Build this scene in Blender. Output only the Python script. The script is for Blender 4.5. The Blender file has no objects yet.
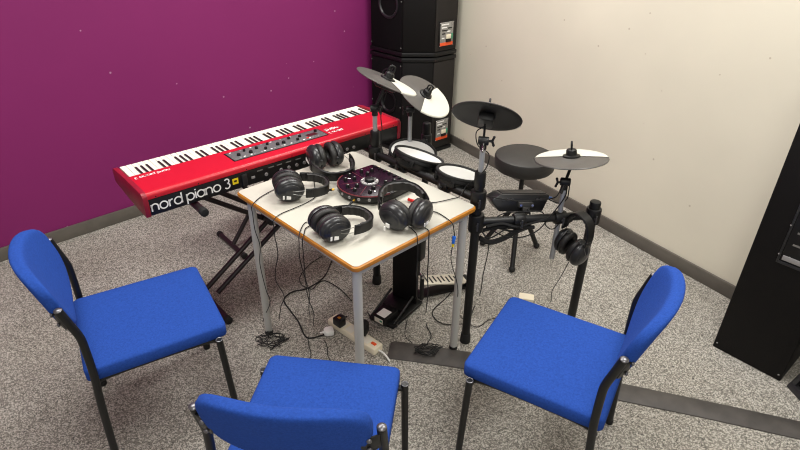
import bpy, bmesh, math, random
from mathutils import Vector, Matrix, Quaternion
random.seed(7)
D = math.pi / 180
V = Vector
SC = bpy.context.scene
COL = SC.collection

# ------------------------------------------------------------------ helpers
class MB:
    """collects shapes into one mesh"""
    def __init__(self):
        self.bm = bmesh.new()

    def merge(self, bm2, mat=None):
        if mat is not None:
            bm2.transform(mat)
        me = bpy.data.meshes.new('tmp')
        bm2.to_mesh(me)
        bm2.free()
        self.bm.from_mesh(me)
        bpy.data.meshes.remove(me)
        return self

    def box(self, c, s, rot=None, bevel=0.0, seg=2):
        b = bmesh.new()
        bmesh.ops.create_cube(b, size=1.0)
        bmesh.ops.scale(b, vec=V(s), verts=b.verts)
        if bevel > 0:
            bmesh.ops.bevel(b, geom=b.edges[:], offset=bevel, segments=seg, profile=0.5, affect='EDGES')
        m = Matrix.Translation(V(c))
        if rot is not None:
            m = m @ (rot.to_4x4() if hasattr(rot, 'to_4x4') else rot)
        return self.merge(b, m)

    def cyl(self, p0, p1, r0, r1=None, seg=16, cap=True, bevel=0.0):
        p0, p1 = V(p0), V(p1)
        r1 = r0 if r1 is None else r1
        d = p1 - p0
        L = d.length
        if L < 1e-6:
            return self
        b = bmesh.new()
        bmesh.ops.create_cone(b, cap_ends=cap, segments=seg, radius1=r0, radius2=r1, depth=L)
        if bevel > 0:
            es = [e for e in b.edges if abs(e.verts[0].co.z - e.verts[1].co.z) < 1e-6]
            bmesh.ops.bevel(b, geom=es, offset=bevel, segments=2, profile=0.5, affect='EDGES')
        m = Matrix.Translation((p0 + p1) / 2) @ V((0, 0, 1)).rotation_difference(d.normalized()).to_matrix().to_4x4()
        return self.merge(b, m)

    def tube(self, pts, r, seg=8, n=5, smooth=True, closed=False):
        P = spline(pts, n, closed) if smooth else [V(p) for p in pts]
        b = self.bm
        rings = []
        N = len(P)
        prev = None
        for i, p in enumerate(P):
            if closed:
                t = (P[(i + 1) % N] - P[i - 1])
            else:
                t = P[min(i + 1, N - 1)] - P[max(i - 1, 0)]
            if t.length < 1e-9:
                t = V((0, 0, 1))
            t.normalize()
            if prev is None:
                up = V((0, 0, 1)) if abs(t.z) < .9 else V((1, 0, 0))
                x = t.cross(up).normalized()
            else:
                x = (prev - t * prev.dot(t))
                x = x.normalized() if x.length > 1e-6 else t.orthogonal().normalized()
            prev = x
            y = t.cross(x)
            rr = r(i / max(1, N - 1)) if callable(r) else r
            rings.append([b.verts.new(p + x * (rr * math.cos(2 * math.pi * k / seg)) + y * (rr * math.sin(2 * math.pi * k / seg))) for k in range(seg)])
        for i in range(N if closed else N - 1):
            A, B = rings[i], rings[(i + 1) % N]
            for k in range(seg):
                b.faces.new((A[k], A[(k + 1) % seg], B[(k + 1) % seg], B[k]))
        if not closed:
            b.faces.new(rings[0][::-1])
            b.faces.new(rings[-1])
        return self

    def lathe(self, prof, seg=32, mat=None, cap=True, sx=1.0, sy=1.0, a0=0.0, a1=2 * math.pi):
        """prof: (r, z) list turned about z"""
        b = bmesh.new()
        full = abs(a1 - a0 - 2 * math.pi) < 1e-6
        n = seg if full else seg + 1
        rings = []
        for (r, z) in prof:
            if r < 1e-6 and full:
                rings.append([b.verts.new((0, 0, z))])
            else:
                rings.append([b.verts.new((sx * r * math.cos(a0 + (a1 - a0) * k / seg), sy * r * math.sin(a0 + (a1 - a0) * k / seg), z)) for k in range(n)])
        for A, B in zip(rings, rings[1:]):
            if len(A) == 1 and len(B) == 1:
                continue
            for k in range(seg):
                k2 = (k + 1) % n
                if len(A) == 1:
                    b.faces.new((A[0], B[k], B[k2]))
                elif len(B) == 1:
                    b.faces.new((A[k], A[k2], B[0]))
                else:
                    b.faces.new((A[k], A[k2], B[k2], B[k]))
        if cap and full:
            if len(rings[0]) > 1:
                b.faces.new(rings[0][::-1])
            if len(rings[-1]) > 1:
                b.faces.new(rings[-1])
        bmesh.ops.remove_doubles(b, verts=b.verts[:], dist=1e-6)
        bmesh.ops.recalc_face_normals(b, faces=b.faces[:])
        return self.merge(b, mat)

    def prism(self, poly, z0, z1, mat=None, bevel=0.0, seg=2):
        b = bmesh.new()
        lo = [b.verts.new((x, y, z0)) for x, y in poly]
        hi = [b.verts.new((x, y, z1)) for x, y in poly]
        n = len(poly)
        b.faces.new(lo[::-1])
        b.faces.new(hi)
        for i in range(n):
            b.faces.new((lo[i], lo[(i + 1) % n], hi[(i + 1) % n], hi[i]))
        bmesh.ops.recalc_face_normals(b, faces=b.faces[:])
        if bevel > 0:
            bmesh.ops.bevel(b, geom=b.edges[:], offset=bevel, segments=seg, profile=0.5, affect='EDGES')
        return self.merge(b, mat)

    def sphere(self, c, r, seg=16, scale=(1, 1, 1), rot=None):
        b = bmesh.new()
        bmesh.ops.create_uvsphere(b, u_segments=seg, v_segments=max(6, seg // 2), radius=r)
        m = Matrix.Translation(V(c))
        if rot is not None:
            m = m @ rot.to_4x4()
        m = m @ Matrix.Diagonal((*scale, 1))
        return self.merge(b, m)

    def torus(self, R, r, mat=None, seg=32, sec=10, sx=1.0, sy=1.0):
        pts = [(R * sx * math.cos(2 * math.pi * k / seg), R * sy * math.sin(2 * math.pi * k / seg), 0) for k in range(seg)]
        t = MB()
        t.tube(pts, r, sec, smooth=False, closed=True)
        return self.merge(t.bm, mat)

    def quad(self, pts):
        self.bm.faces.new([self.bm.verts.new(V(p)) for p in pts])
        return self

    def stroke(self, pts, w, mat, z=0.0):
        """flat ribbon of width w along 2D points"""
        P = [V((p[0], p[1])) for p in pts]
        L, R_ = [], []
        for i, p in enumerate(P):
            t = P[min(i + 1, len(P) - 1)] - P[max(i - 1, 0)]
            t.normalize()
            nn = V((-t.y, t.x)) * (w / 2)
            L.append(self.bm.verts.new(mat @ V((p.x + nn.x, p.y + nn.y, z))))
            R_.append(self.bm.verts.new(mat @ V((p.x - nn.x, p.y - nn.y, z))))
        for i in range(len(P) - 1):
            self.bm.faces.new((L[i], R_[i], R_[i + 1], L[i + 1]))
        return self

    def build(self, name, mat, parent=None, label=None, angle=35, world=False):
        """links everything collected as ONE mesh object"""
        bmesh.ops.recalc_face_normals(self.bm, faces=self.bm.faces[:])
        me = bpy.data.meshes.new(name)
        self.bm.to_mesh(me)
        self.bm.free()
        for p in me.polygons:
            p.use_smooth = True
        try:
            me.set_sharp_from_angle(angle=angle * D)
        except Exception:
            pass
        me.materials.append(mat)
        o = bpy.data.objects.new(name, me)
        COL.objects.link(o)
        if parent is not None:
            o.parent = parent
            if world:      # shape given in world coordinates
                me.transform(full_matrix(parent).inverted())
        if label:
            o['label'] = label
        return o


def full_matrix(o):
    m = o.matrix_basis.copy()
    while o.parent is not None:
        o = o.parent
        m = o.matrix_basis @ m
    return m


def spline(pts, n=5, closed=False):
    P = [V(p) for p in pts]
    if len(P) < 3:
        return P
    out = []
    N = len(P)
    for i in range(N if closed else N - 1):
        if closed:
            p0, p1, p2, p3 = P[i - 1], P[i], P[(i + 1) % N], P[(i + 2) % N]
        else:
            p0, p1, p2, p3 = P[max(i - 1, 0)], P[i], P[i + 1], P[min(i + 2, N - 1)]
        for k in range(n):
            t = k / n
            out.append(0.5 * ((2 * p1) + (p2 - p0) * t + (2 * p0 - 5 * p1 + 4 * p2 - p3) * t * t + (3 * p1 - p0 - 3 * p2 + p3) * t ** 3))
    if not closed:
        out.append(P[-1])
    return out


def frame(origin, z, xhint=(1, 0, 0)):
    """matrix with its z axis along z and x near xhint"""
    z = V(z).normalized()
    x = V(xhint) - z * V(xhint).dot(z)
    x.normalize()
    y = z.cross(x)
    m = Matrix((x, y, z)).transposed().to_4x4()
    m.translation = V(origin)
    return m


def thing(name, label, cat, loc=(0, 0, 0), rotz=0.0, group=None, mat=None):
    o = bpy.data.objects.new(name, None)
    o.empty_display_size = .05
    COL.objects.link(o)
    if mat is not None:
        o.matrix_basis = mat
    else:
        o.location = loc
        o.rotation_euler = (0, 0, rotz)
    tag(o, label, cat, group)
    return o


def tag(o, label, cat, group=None):
    o['label'] = label
    o['category'] = cat
    if group:
        o['group'] = group
    return o


def struct(o):
    o['kind'] = 'structure'
    return o


def copy_tree(o, parent=None):
    c = o.copy()
    COL.objects.link(c)
    c.parent = parent
    for ch in list(o.children):
        copy_tree(ch, c)
    return c


# ------------------------------------------------------------------ materials
def lin(h):
    h = h.lstrip('#')
    out = []
    for i in (0, 2, 4):
        c = int(h[i:i + 2], 16) / 255
        out.append(c / 12.92 if c <= .04045 else ((c + .055) / 1.055) ** 2.4)
    return (*out, 1)


def mat(name, col, rough=.5, metal=0.0, bump=0.0, bscale=200, var=0.0, vscale=30, spec=.5, coat=0.0):
    m = bpy.data.materials.new(name)
    m.use_nodes = True
    nt = m.node_tree
    p = nt.nodes['Principled BSDF']
    c = lin(col)
    p.inputs['Base Color'].default_value = c
    p.inputs['Roughness'].default_value = rough
    p.inputs['Metallic'].default_value = metal
    p.inputs['Specular IOR Level'].default_value = spec
    p.inputs['Coat Weight'].default_value = coat
    tc = nt.nodes.new('ShaderNodeTexCoord')
    if var > 0:
        nz = nt.nodes.new('ShaderNodeTexNoise')
        nz.inputs['Scale'].default_value = vscale
        nz.inputs['Detail'].default_value = 4
        nt.links.new(tc.outputs['Object'], nz.inputs['Vector'])
        rp = nt.nodes.new('ShaderNodeValToRGB')
        rp.color_ramp.elements[0].position = .3
        rp.color_ramp.elements[1].position = .7
        rp.color_ramp.elements[0].color = (*[x * (1 - var) for x in c[:3]], 1)
        rp.color_ramp.elements[1].color = (*[min(1, x * (1 + var)) for x in c[:3]], 1)
        nt.links.new(nz.outputs['Fac'], rp.inputs['Fac'])
        nt.links.new(rp.outputs['Color'], p.inputs['Base Color'])
    if bump > 0:
        nb = nt.nodes.new('ShaderNodeTexNoise')
        nb.inputs['Scale'].default_value = bscale
        nb.inputs['Detail'].default_value = 3
        nt.links.new(tc.outputs['Object'], nb.inputs['Vector'])
        bp = nt.nodes.new('ShaderNodeBump')
        bp.inputs['Strength'].default_value = bump
        bp.inputs['Distance'].default_value = .002
        nt.links.new(nb.outputs['Fac'], bp.inputs['Height'])
        nt.links.new(bp.outputs['Normal'], p.inputs['Normal'])
    return m


def carpet_mat():
    m = bpy.data.materials.new('speckled grey carpet')
    m.use_nodes = True
    nt = m.node_tree
    p = nt.nodes['Principled BSDF']
    p.inputs['Roughness'].default_value = .95
    p.inputs['Specular IOR Level'].default_value = .1
    tc = nt.nodes.new('ShaderNodeTexCoord')
    def noise(s, d=2):
        n = nt.nodes.new('ShaderNodeTexNoise')
        n.inputs['Scale'].default_value = s
        n.inputs['Detail'].default_value = d
        n.inputs['Roughness'].default_value = .6
        nt.links.new(tc.outputs['Object'], n.inputs['Vector'])
        return n
    n1 = noise(60, 3)
    vo = nt.nodes.new('ShaderNodeTexVoronoi')
    vo.inputs['Scale'].default_value = 270
    nt.links.new(tc.outputs['Object'], vo.inputs['Vector'])
    sp = nt.nodes.new('ShaderNodeSeparateColor')
    nt.links.new(vo.outputs['Color'], sp.inputs['Color'])
    ad = nt.nodes.new('ShaderNodeMath')          # grain value, gently clustered by the noise
    ad.operation = 'MULTIPLY_ADD'
    ad.inputs[1].default_value = .6
    nt.links.new(n1.outputs['Fac'], ad.inputs[0])
    nt.links.new(sp.outputs['Red'], ad.inputs[2])
    r1 = nt.nodes.new('ShaderNodeValToRGB')
    e = r1.color_ramp.elements
    e[0].position, e[0].color = .28, lin(CARPET[0])
    e[1].position, e[1].color = 1.0, lin(CARPET[2])
    for pos in (.55, .9):
        k = e.new(pos)
        k.color = lin(CARPET[1])
    nt.links.new(ad.outputs[0], r1.inputs['Fac'])
    n2 = noise(2.2, 4)
    r2 = nt.nodes.new('ShaderNodeValToRGB')
    r2.color_ramp.elements[0].position, r2.color_ramp.elements[0].color = .3, (.84, .82, .79, 1)
    r2.color_ramp.elements[1].position, r2.color_ramp.elements[1].color = .65, (1.05, 1.04, 1.03, 1)
    nt.links.new(n2.outputs['Fac'], r2.inputs['Fac'])
    mx = nt.nodes.new('ShaderNodeMix')
    mx.data_type = 'RGBA'
    mx.blend_type = 'MULTIPLY'
    mx.inputs['Factor'].default_value = 1
    nt.links.new(r1.outputs['Color'], mx.inputs[6])
    nt.links.new(r2.outputs['Color'], mx.inputs[7])
    nt.links.new(mx.outputs[2], p.inputs['Base Color'])
    b = nt.nodes.new('ShaderNodeBump')
    b.inputs['Strength'].default_value = .6
    b.inputs['Distance'].default_value = .004
    nt.links.new(n1.outputs['Fac'], b.inputs['Height'])
    nt.links.new(b.outputs['Normal'], p.inputs['Normal'])
    return m


def wall_mat(name, col, speck, spot=.72, rough=.6):
    """emulsion paint with faint mottling and small chips"""
    m = mat(name, col, rough, bump=.08, bscale=60, var=.035, vscale=1.6, spec=.25)
    nt = m.node_tree
    p = nt.nodes['Principled BSDF']
    src = p.inputs['Base Color'].links[0].from_socket
    tc = nt.nodes.new('ShaderNodeTexCoord')
    vz = nt.nodes.new('ShaderNodeTexVoronoi')
    vz.inputs['Scale'].default_value = 8
    nt.links.new(tc.outputs['Object'], vz.inputs['Vector'])
    lt = nt.nodes.new('ShaderNodeMath')
    lt.operation = 'LESS_THAN'
    lt.inputs[1].default_value = .045
    nt.links.new(vz.outputs['Distance'], lt.inputs[0])
    ml = nt.nodes.new('ShaderNodeMath')
    ml.operation = 'MULTIPLY'
    ml.inputs[1].default_value = .7
    nt.links.new(lt.outputs[0], ml.inputs[0])
    mx = nt.nodes.new('ShaderNodeMix')
    mx.data_type = 'RGBA'
    nt.links.new(ml.outputs[0], mx.inputs['Factor'])
    nt.links.new(src, mx.inputs[6])
    mx.inputs[7].default_value = lin(speck)
    nt.links.new(mx.outputs[2], p.inputs['Base Color'])
    return m


CARPET = ('#4d4c49', '#89867f', '#c4c0b8')
M = {}
M['carpet'] = carpet_mat()
M['purple'] = wall_mat('purple wall paint', '#802562', '#c9a6bd')
M['cream'] = wall_mat('cream wall paint', '#e0dac8', '#b8aa98')
M['ceiling'] = mat('ceiling white', '#e9e6df', .9)
M['baseboard'] = mat('grey baseboard gloss', '#605b54', .35, var=.12, vscale=12)
M['fabric'] = mat('royal blue wool fabric', '#274a9c', .95, bump=.5, bscale=420, var=.14, vscale=160, spec=.15)
M['black_metal'] = mat('black powder coat', '#0c0c0c', .45)
M['chrome'] = mat('chrome', '#d6d6d6', .2, 1.0)
M['plastic'] = mat('black plastic', '#0e0e0f', .45, spec=.4)
M['plastic_gloss'] = mat('glossy black plastic', '#242426', .3)
M['rubber'] = mat('black rubber', '#131313', .75)
M['pad_leather'] = mat('black leatherette', '#1c1a19', .5, bump=.15, bscale=120)
M['grey_metal'] = mat('grey painted steel', '#b5b4b0', .45)
M['grey_tube'] = mat('grey anodised tube', '#a6a8aa', .4, .35)
M['laminate'] = mat('off white laminate', '#c3c0b4', .42, var=.03, vscale=4)
M['orange'] = mat('orange varnished edging', '#b8761f', .42, var=.15, vscale=25)
M['red'] = mat('red lacquer', '#bd1026', .35, bump=.05, bscale=500)
M['dark_red'] = mat('dark red stained wood', '#8e1428', .4, var=.12, vscale=30)
M['white_key'] = mat('ivory white key', '#ece7d9', .3)
M['black_key'] = mat('black key', '#151313', .35)
M['panel_grey'] = mat('grey control panel', '#5f5f60', .45, var=.15, vscale=90)
M['white_print'] = mat('white print', '#f1f0ec', .6)
M['yellow'] = mat('yellow sticker', '#f0d51c', .55)
M['led_red'] = mat('dark red display', '#4a1418', .3)
M['orange_red'] = mat('orange red print', '#ef5a2a', .5)
M['bright_red'] = mat('bright red plastic', '#e3261d', .45)
M['stand'] = mat('dark brown black stand coat', '#231a1c', .4)
M['vinyl'] = mat('black vinyl', '#2a2826', .55, bump=.1, bscale=90)
M['cab'] = mat('black textured cabinet paint', '#0f0d0d', .55, bump=.4, bscale=350, spec=.2)
M['cab_dark'] = mat('black grille cloth', '#0b090b', .8, bump=.3, bscale=500, spec=.2)
M['cab_grey'] = mat('charcoal cabinet panel', '#2a2725', .6, bump=.2, bscale=350, spec=.2)
M['label_grey'] = mat('pale grey label print', '#8f8d88', .5, var=.25, vscale=120)
M['cym_dark'] = mat('dark grey rubber', '#4b4845', .42)
M['cym_under'] = mat('black cymbal underside', '#0c0c0c', .6)
M['cym_white'] = mat('white rubber', '#cbcabf', .45)
M['mesh_white'] = mat('white drum mesh', '#cfcfcc', .6)
M['purple_plastic'] = mat('dark plum glossy panel', '#1f0d1b', .25)
M['silver'] = mat('silver plastic', '#9c9a9a', .35, .3)
M['pedal_plate'] = mat('pale metal pedal plate', '#c8c2b2', .4, .3)
M['beige_plastic'] = mat('cream plastic', '#eee4cb', .45)
M['blue_tape'] = mat('blue tape', '#1f6fe0', .5)
M['brass'] = mat('gold plated plug', '#d9a637', .3, .8)
M['strip'] = mat('charcoal rubber strip', '#494542', .55, var=.25, vscale=14)
M['green'] = mat('green print', '#3f8f6e', .5)
M['led_dim'] = mat('dim grey print', '#6d6b69', .5)
M['cap_metal'] = mat('worn dark chrome', '#77767a', .35, .8)
M['steel'] = mat('dull steel wire', '#8e8e8c', .35, .8)
M['dark_steel'] = mat('dark steel', '#4a4a4b', .4, .6)
M['divider'] = mat('dim red print', '#6e2430', .5)

CORDS = {
  'h2': [(-0.499,2.024,0.738),(-0.533,1.971,0.738),(-0.557,1.919,0.738),(-0.563,1.860,0.739),(-0.573,1.892,0.690),(-0.572,1.890,0.619),(-0.556,1.874,0.554),(-0.571,1.889,0.457),(-0.556,1.874,0.336),(-0.543,1.861,0.278),(-0.648,2.066,0.005),(-0.604,1.968,0.005),(-0.555,1.909,0.005),(-0.574,1.869,0.005)],
  'h1': [(-0.333,1.959,0.738),(-0.357,1.908,0.738),(-0.396,1.862,0.738),(-0.446,1.808,0.738),(-0.461,1.757,0.739),(-0.468,1.785,0.693),(-0.469,1.785,0.653),(-0.464,1.780,0.580),(-0.487,1.804,0.489),(-0.492,1.809,0.431),(-0.458,1.775,0.383),(-0.481,1.798,0.313),(-0.573,2.075,0.005),(-0.551,1.969,0.005),(-0.522,1.929,0.005),(-0.500,1.956,0.005)],
  'h3': [(-0.323,1.756,0.738),(-0.344,1.748,0.738),(-0.352,1.705,0.738),(-0.350,1.649,0.739),(-0.356,1.671,0.700),(-0.360,1.674,0.643),(-0.350,1.665,0.579),(-0.331,1.645,0.504),(-0.338,1.652,0.423),(-0.425,2.078,0.005),(-0.414,1.938,0.005),(-0.387,1.841,0.005),(-0.402,1.798,0.005)],
  'jamL': [(-0.316,1.731,0.738),(-0.335,1.713,0.738),(-0.336,1.672,0.738),(-0.335,1.636,0.739),(-0.341,1.656,0.698),(-0.342,1.656,0.630),(-0.342,1.656,0.527),(-0.335,1.649,0.464),(-0.317,1.631,0.413),(-0.400,2.035,0.005),(-0.330,1.919,0.005),(-0.311,1.836,0.005),(-0.283,1.788,0.005)],
  'powE': [(-0.364,2.544,0.050),(-0.379,2.561,0.005),(-0.402,2.429,0.005),(-0.472,2.330,0.005),(-0.549,2.295,0.005),(-0.578,2.228,0.005),(-0.534,2.150,0.005),(-0.481,2.069,0.005),(-0.439,1.978,0.005),(-0.412,1.951,0.005),(-0.363,1.966,0.005),(-0.315,1.994,0.005)],
  'loopF': [(-0.438,2.629,0.005),(-0.502,2.529,0.005),(-0.529,2.426,0.005),(-0.507,2.355,0.005),(-0.450,2.322,0.005),(-0.426,2.374,0.005),(-0.387,2.393,0.005),(-0.306,2.325,0.005),(-0.236,2.227,0.005)],
  'h4': [(0.029,1.736,0.738),(0.046,1.708,0.738),(0.058,1.679,0.739),(0.061,1.651,0.732),(0.064,1.653,0.659),(0.061,1.651,0.596),(0.065,1.655,0.535),(0.081,2.242,0.005),(0.045,2.170,0.005),(0.040,2.087,0.005),(0.030,1.980,0.005),(0.062,1.927,0.005)],
  'jamR': [(0.086,1.730,0.738),(0.100,1.710,0.738),(0.103,1.690,0.739),(0.103,1.692,0.707),(0.105,1.694,0.632),(0.104,1.693,0.558),(0.109,1.698,0.466),(0.133,2.148,0.005),(0.134,2.045,0.005),(0.150,1.969,0.005),(0.101,1.869,0.005),(0.113,1.832,0.005),(0.154,1.857,0.005),(0.134,1.902,0.005)],
  'tag': [(0.112,1.845,0.738),(0.138,1.838,0.738),(0.170,1.798,0.738),(0.190,1.755,0.739),(0.201,1.789,0.691),(0.205,1.792,0.654),(0.197,1.785,0.564),(0.229,1.816,0.438),(0.240,1.827,0.364),(0.285,2.206,0.005),(0.294,2.136,0.005),(0.331,2.071,0.005),(0.376,2.043,0.005),(0.430,2.094,0.005),(0.471,2.110,0.005)],
  'rackfloor': [(0.368,1.964,0.550),(0.393,2.088,0.400),(0.401,2.192,0.200),(0.415,2.298,0.005),(0.365,2.169,0.005),(0.332,2.078,0.005),(0.273,2.062,0.005),(0.206,2.064,0.005),(0.166,2.119,0.005),(0.173,2.172,0.005),(0.238,2.261,0.005),(0.279,2.329,0.005)],
  'short': [(0.111,1.913,0.738),(0.147,1.922,0.738),(0.199,1.946,0.739),(0.236,1.972,0.739)],
  'hang': [(0.692,1.899,0.480),(0.707,2.009,0.320),(0.727,2.139,0.150),(0.768,2.248,0.005),(0.729,2.184,0.005),(0.684,2.160,0.005)],
}

WORLD, EXPOSURE = .55, 0.0
LIGHTS = [(-1.0, 1.7, 36), (1.1, 1.6, 34), (.2, 3.1, 36), (.1, -.5, 30)]

# ------------------------------------------------------------------ camera and light
F, PITCH, ROLL, HC = 560.0, 30.5224 * D, .7377 * D, 1.7647
fw = V((0, math.cos(PITCH), -math.sin(PITCH)))
rt = V((1, 0, 0))
up = rt.cross(fw)
Rr = rt * math.cos(ROLL) + up * math.sin(ROLL)
Uu = up * math.cos(ROLL) - rt * math.sin(ROLL)
cd = bpy.data.cameras.new('camera')
cd.sensor_width = 36
cd.lens = F * 36 / 800
cd.clip_start = .05
cam = bpy.data.objects.new('camera', cd)
mw = Matrix((Rr, Uu, -fw)).transposed().to_4x4()
mw.translation = (0, 0, HC)
cam.matrix_world = mw
COL.objects.link(cam)
SC.camera = cam

w = bpy.data.worlds.new('room ambient')
SC.world = w
w.use_nodes = True
w.node_tree.nodes['Background'].inputs[0].default_value = (1, .97, .93, 1)
w.node_tree.nodes['Background'].inputs[1].default_value = WORLD
SC.view_settings.view_transform = 'Standard'
SC.view_settings.look = 'None'
SC.cycles.filter_width = 1.1
SC.view_settings.exposure = EXPOSURE


def area(loc, sx, sy, power, rz=0.0, col=(1, .99, .95)):
    l = bpy.data.lights.new('ceiling light', 'AREA')
    l.shape = 'RECTANGLE'
    l.size, l.size_y = sx, sy
    l.energy = power
    l.color = col
    o = bpy.data.objects.new('ceiling_light', l)
    o.location = loc
    o.rotation_euler = (0, 0, rz)
    COL.objects.link(o)


for (x, y, p) in LIGHTS:
    area((x, y, 2.66), 1.2, .6, p, 40 * D)

# ------------------------------------------------------------------ the room
K = V((.14, 4.782))
wd = V((math.cos(43.65 * D), math.sin(43.65 * D)))          # along the purple wall
wg = V((-math.sin(32.2 * D), math.cos(32.2 * D)))           # along the cream wall
LW = 6.4
A = K - wd * LW
B = K - wg * LW
E_ = K - wd * LW - wg * LW
HCEIL = 2.7
floor_poly = [(K.x, K.y), (A.x, A.y), (E_.x, E_.y), (B.x, B.y)]
struct(MB().prism(floor_poly[::-1], -.05, 0).build('floor', M['carpet']))
struct(MB().prism(floor_poly[::-1], HCEIL, HCEIL + .05).build('ceiling', M['ceiling']))


def wall(name, p, q, m):
    d = (q - p).normalized()
    n = V((-d.y, d.x))
    c = (K + E_) / 2
    if (c - p).dot(n) > 0:
        n = -n
    poly = [p, q, q + n * .1, p + n * .1]
    struct(MB().prism([(v.x, v.y) for v in poly], 0, HCEIL).build(name, m))
    poly = [p, q, q - n * .016, p - n * .016]
    b = MB()
    b.prism([(v.x, v.y) for v in poly], 0, .078, bevel=.004)
    struct(b.build(name.replace('wall', 'baseboard'), M['baseboard']))


wall('wall_left', K, A, M['purple'])
wall('wall_right', K, B, M['cream'])

# ------------------------------------------------------------------ chairs
def cushion_pad():
    """curved backrest pad: flat-topped, round-bottomed outline, bowed backwards between the posts"""
    bm = bmesh.new()
    hw, zc = .205, .722
    N, RG = 56, [0, .35, .6, .78, .89, .95, .985, 1.0]
    th = [1, 1, 1, .99, .96, .88, .7, .42]
    def outline(a):
        c, s = math.cos(a), math.sin(a)
        e, h = (3.0, .1) if s >= 0 else (2.6, .15)
        r = (abs(c) ** e + abs(s) ** e) ** (-1 / e)
        return hw * r * c, h * r * s
    def bend(x, z, off):
        y = -.207 - .25 * (z - .6) - (.022 + .09 * (z - .58)) * (1 - (x / hw) ** 2) + off
        return V((x, y, z))
    for side in (1, -1):
        rings = []
        for r, t in zip(RG, th):
            if r == 0:
                rings.append([bm.verts.new(bend(0, zc - .03, side * .021))])
                continue
            row = []
            for k in range(N):
                ox, oz = outline(2 * math.pi * k / N)
                row.append(bm.verts.new(bend(ox * r, zc - .03 * (1 - r) + oz * r, side * .021 * t)))
            rings.append(row)
        for Ar, Br in zip(rings, rings[1:]):
            for k in range(N):
                k2 = (k + 1) % N
                if len(Ar) == 1:
                    bm.faces.new((Ar[0], Br[k], Br[k2]))
                else:
                    bm.faces.new((Ar[k], Ar[k2], Br[k2], Br[k]))
        if side == 1:
            front = rings[-1]
        else:
            for k in range(N):
                k2 = (k + 1) % N
                bm.faces.new((front[k], front[k2], rings[-1][k2], rings[-1][k]))
    bmesh.ops.recalc_face_normals(bm, faces=bm.faces[:])
    b = MB()
    b.merge(bm)
    return b


def seat_pad(w, d, z0, z1, r=.022, bev=.01):
    pts = []
    for cx, cy, a in ((w / 2 - r, d / 2 - r, 0), (-w / 2 + r, d / 2 - r, 90), (-w / 2 + r, -d / 2 + r, 180), (w / 2 - r, -d / 2 + r, 270)):
        for k in range(6):
            t = (a + 90 * k / 5) * D
            pts.append((cx + r * math.cos(t), cy + r * math.sin(t)))
    bm = bmesh.new()
    prof = [(0.012, z0), (0, z0 + .012), (0, z1 - bev), (.004, z1 - bev * .5), (.0105, z1 - bev * .16), (.022, z1), (.09, z1 + .003)]
    rings = []
    for ins, z in prof:
        sx, sy = (w - 2 * ins) / w, (d - 2 * ins) / d
        rings.append([bm.verts.new((x * sx, y * sy, z)) for x, y in pts])
    n = len(pts)
    for Ar, Br in zip(rings, rings[1:]):
        for k in range(n):
            bm.faces.new((Ar[k], Ar[(k + 1) % n], Br[(k + 1) % n], Br[k]))
    bm.faces.new(rings[0][::-1])
    bm.faces.new(rings[-1])
    b = MB()
    b.merge(bm)
    return b


def make_chair():
    t = thing('stacking_chair', '', 'chair')
    s = seat_pad(.43, .452, .404, .463).build('seat', M['fabric'], t, angle=60)
    MB().prism([(-.195, -.2), (.195, -.2), (.195, .2), (-.195, .2)], .392, .404, bevel=.003).build('seat_base', M['plastic'], s)
    MB().tube(spline([(-.19, -.205, .4435), (0, -.209, .4445), (.19, -.205, .4435)], 4), .001, 4, smooth=False).build('seam', M['fabric'], s)
    b = cushion_pad().build('backrest', M['fabric'], t, angle=70)
    for sx in (-1, 1):
        pl = MB()
        pl.prism([(-.004, -.03), (.012, -.038), (.036, -.03), (.044, -.006), (.04, .016), (.024, .03), (-.004, .03)], 0, .004,
                 mat=frame((sx * .217, -.23, .672), (sx * .42, -.9, -.2), (-sx, 0, 0)) @ Matrix.Diagonal((1, sx * -1.0, 1, 1)), bevel=.001)
        br = pl.build('bracket', M['black_metal'], t)
        for dz in (-.02, .02):
            MB().sphere((sx * .199, -.2475 - dz * .2, .672 + dz), .0068, 12, (1, .7, 1)).build('bolt', M['cap_metal'], br)
    for sx in (-1, 1):
        l = MB().tube([(sx * .238, -.222, .012), (sx * .234, -.21, .3), (sx * .23, -.2, .45), (sx * .2265, -.1985, .575), (sx * .2255, -.2025, .615), (sx * .225, -.213, .655), (sx * .225, -.229, .716)],
                      .0122, 14, 6).build('rear_leg', M['black_metal'], t)
        MB().sphere((sx * .225, -.2295, .7175), .0125, 14, (1, 1, .55)).build('end_cap', M['cap_metal'], l)
        MB().cyl((sx * .238, -.222, 0), (sx * .238, -.222, .022), .0145, seg=14, bevel=.003).build('foot', M['rubber'], l)
        l = MB().tube([(sx * .238, .204, .012), (sx * .2355, .197, .22), (sx * .233, .189, .421)], .0118, 14, 4).build('front_leg', M['black_metal'], t)
        tr = MB().torus(.0108, .0016, Matrix.Translation((sx * .233, .189, .4212)), 20, 8)
        tr.build('end_ring', M['cap_metal'], l)
        MB().cyl((sx * .238, .204, 0), (sx * .238, .204, .022), .0145, seg=14, bevel=.003).build('foot', M['rubber'], l)
    for sx in (-1, 1):
        MB().tube([(sx * .231, -.203, .396), (sx * .19, -.17, .396), (sx * .19, .15, .396), (sx * .232, .19, .4)], .0098, 10, 4).build('side_rail', M['black_metal'], t)
    for y in (-.15, .14):
        MB().cyl((-.19, y, .396), (.19, y, .396), .0095, seg=10).build('cross_rail', M['black_metal'], t)
    return t


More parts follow.
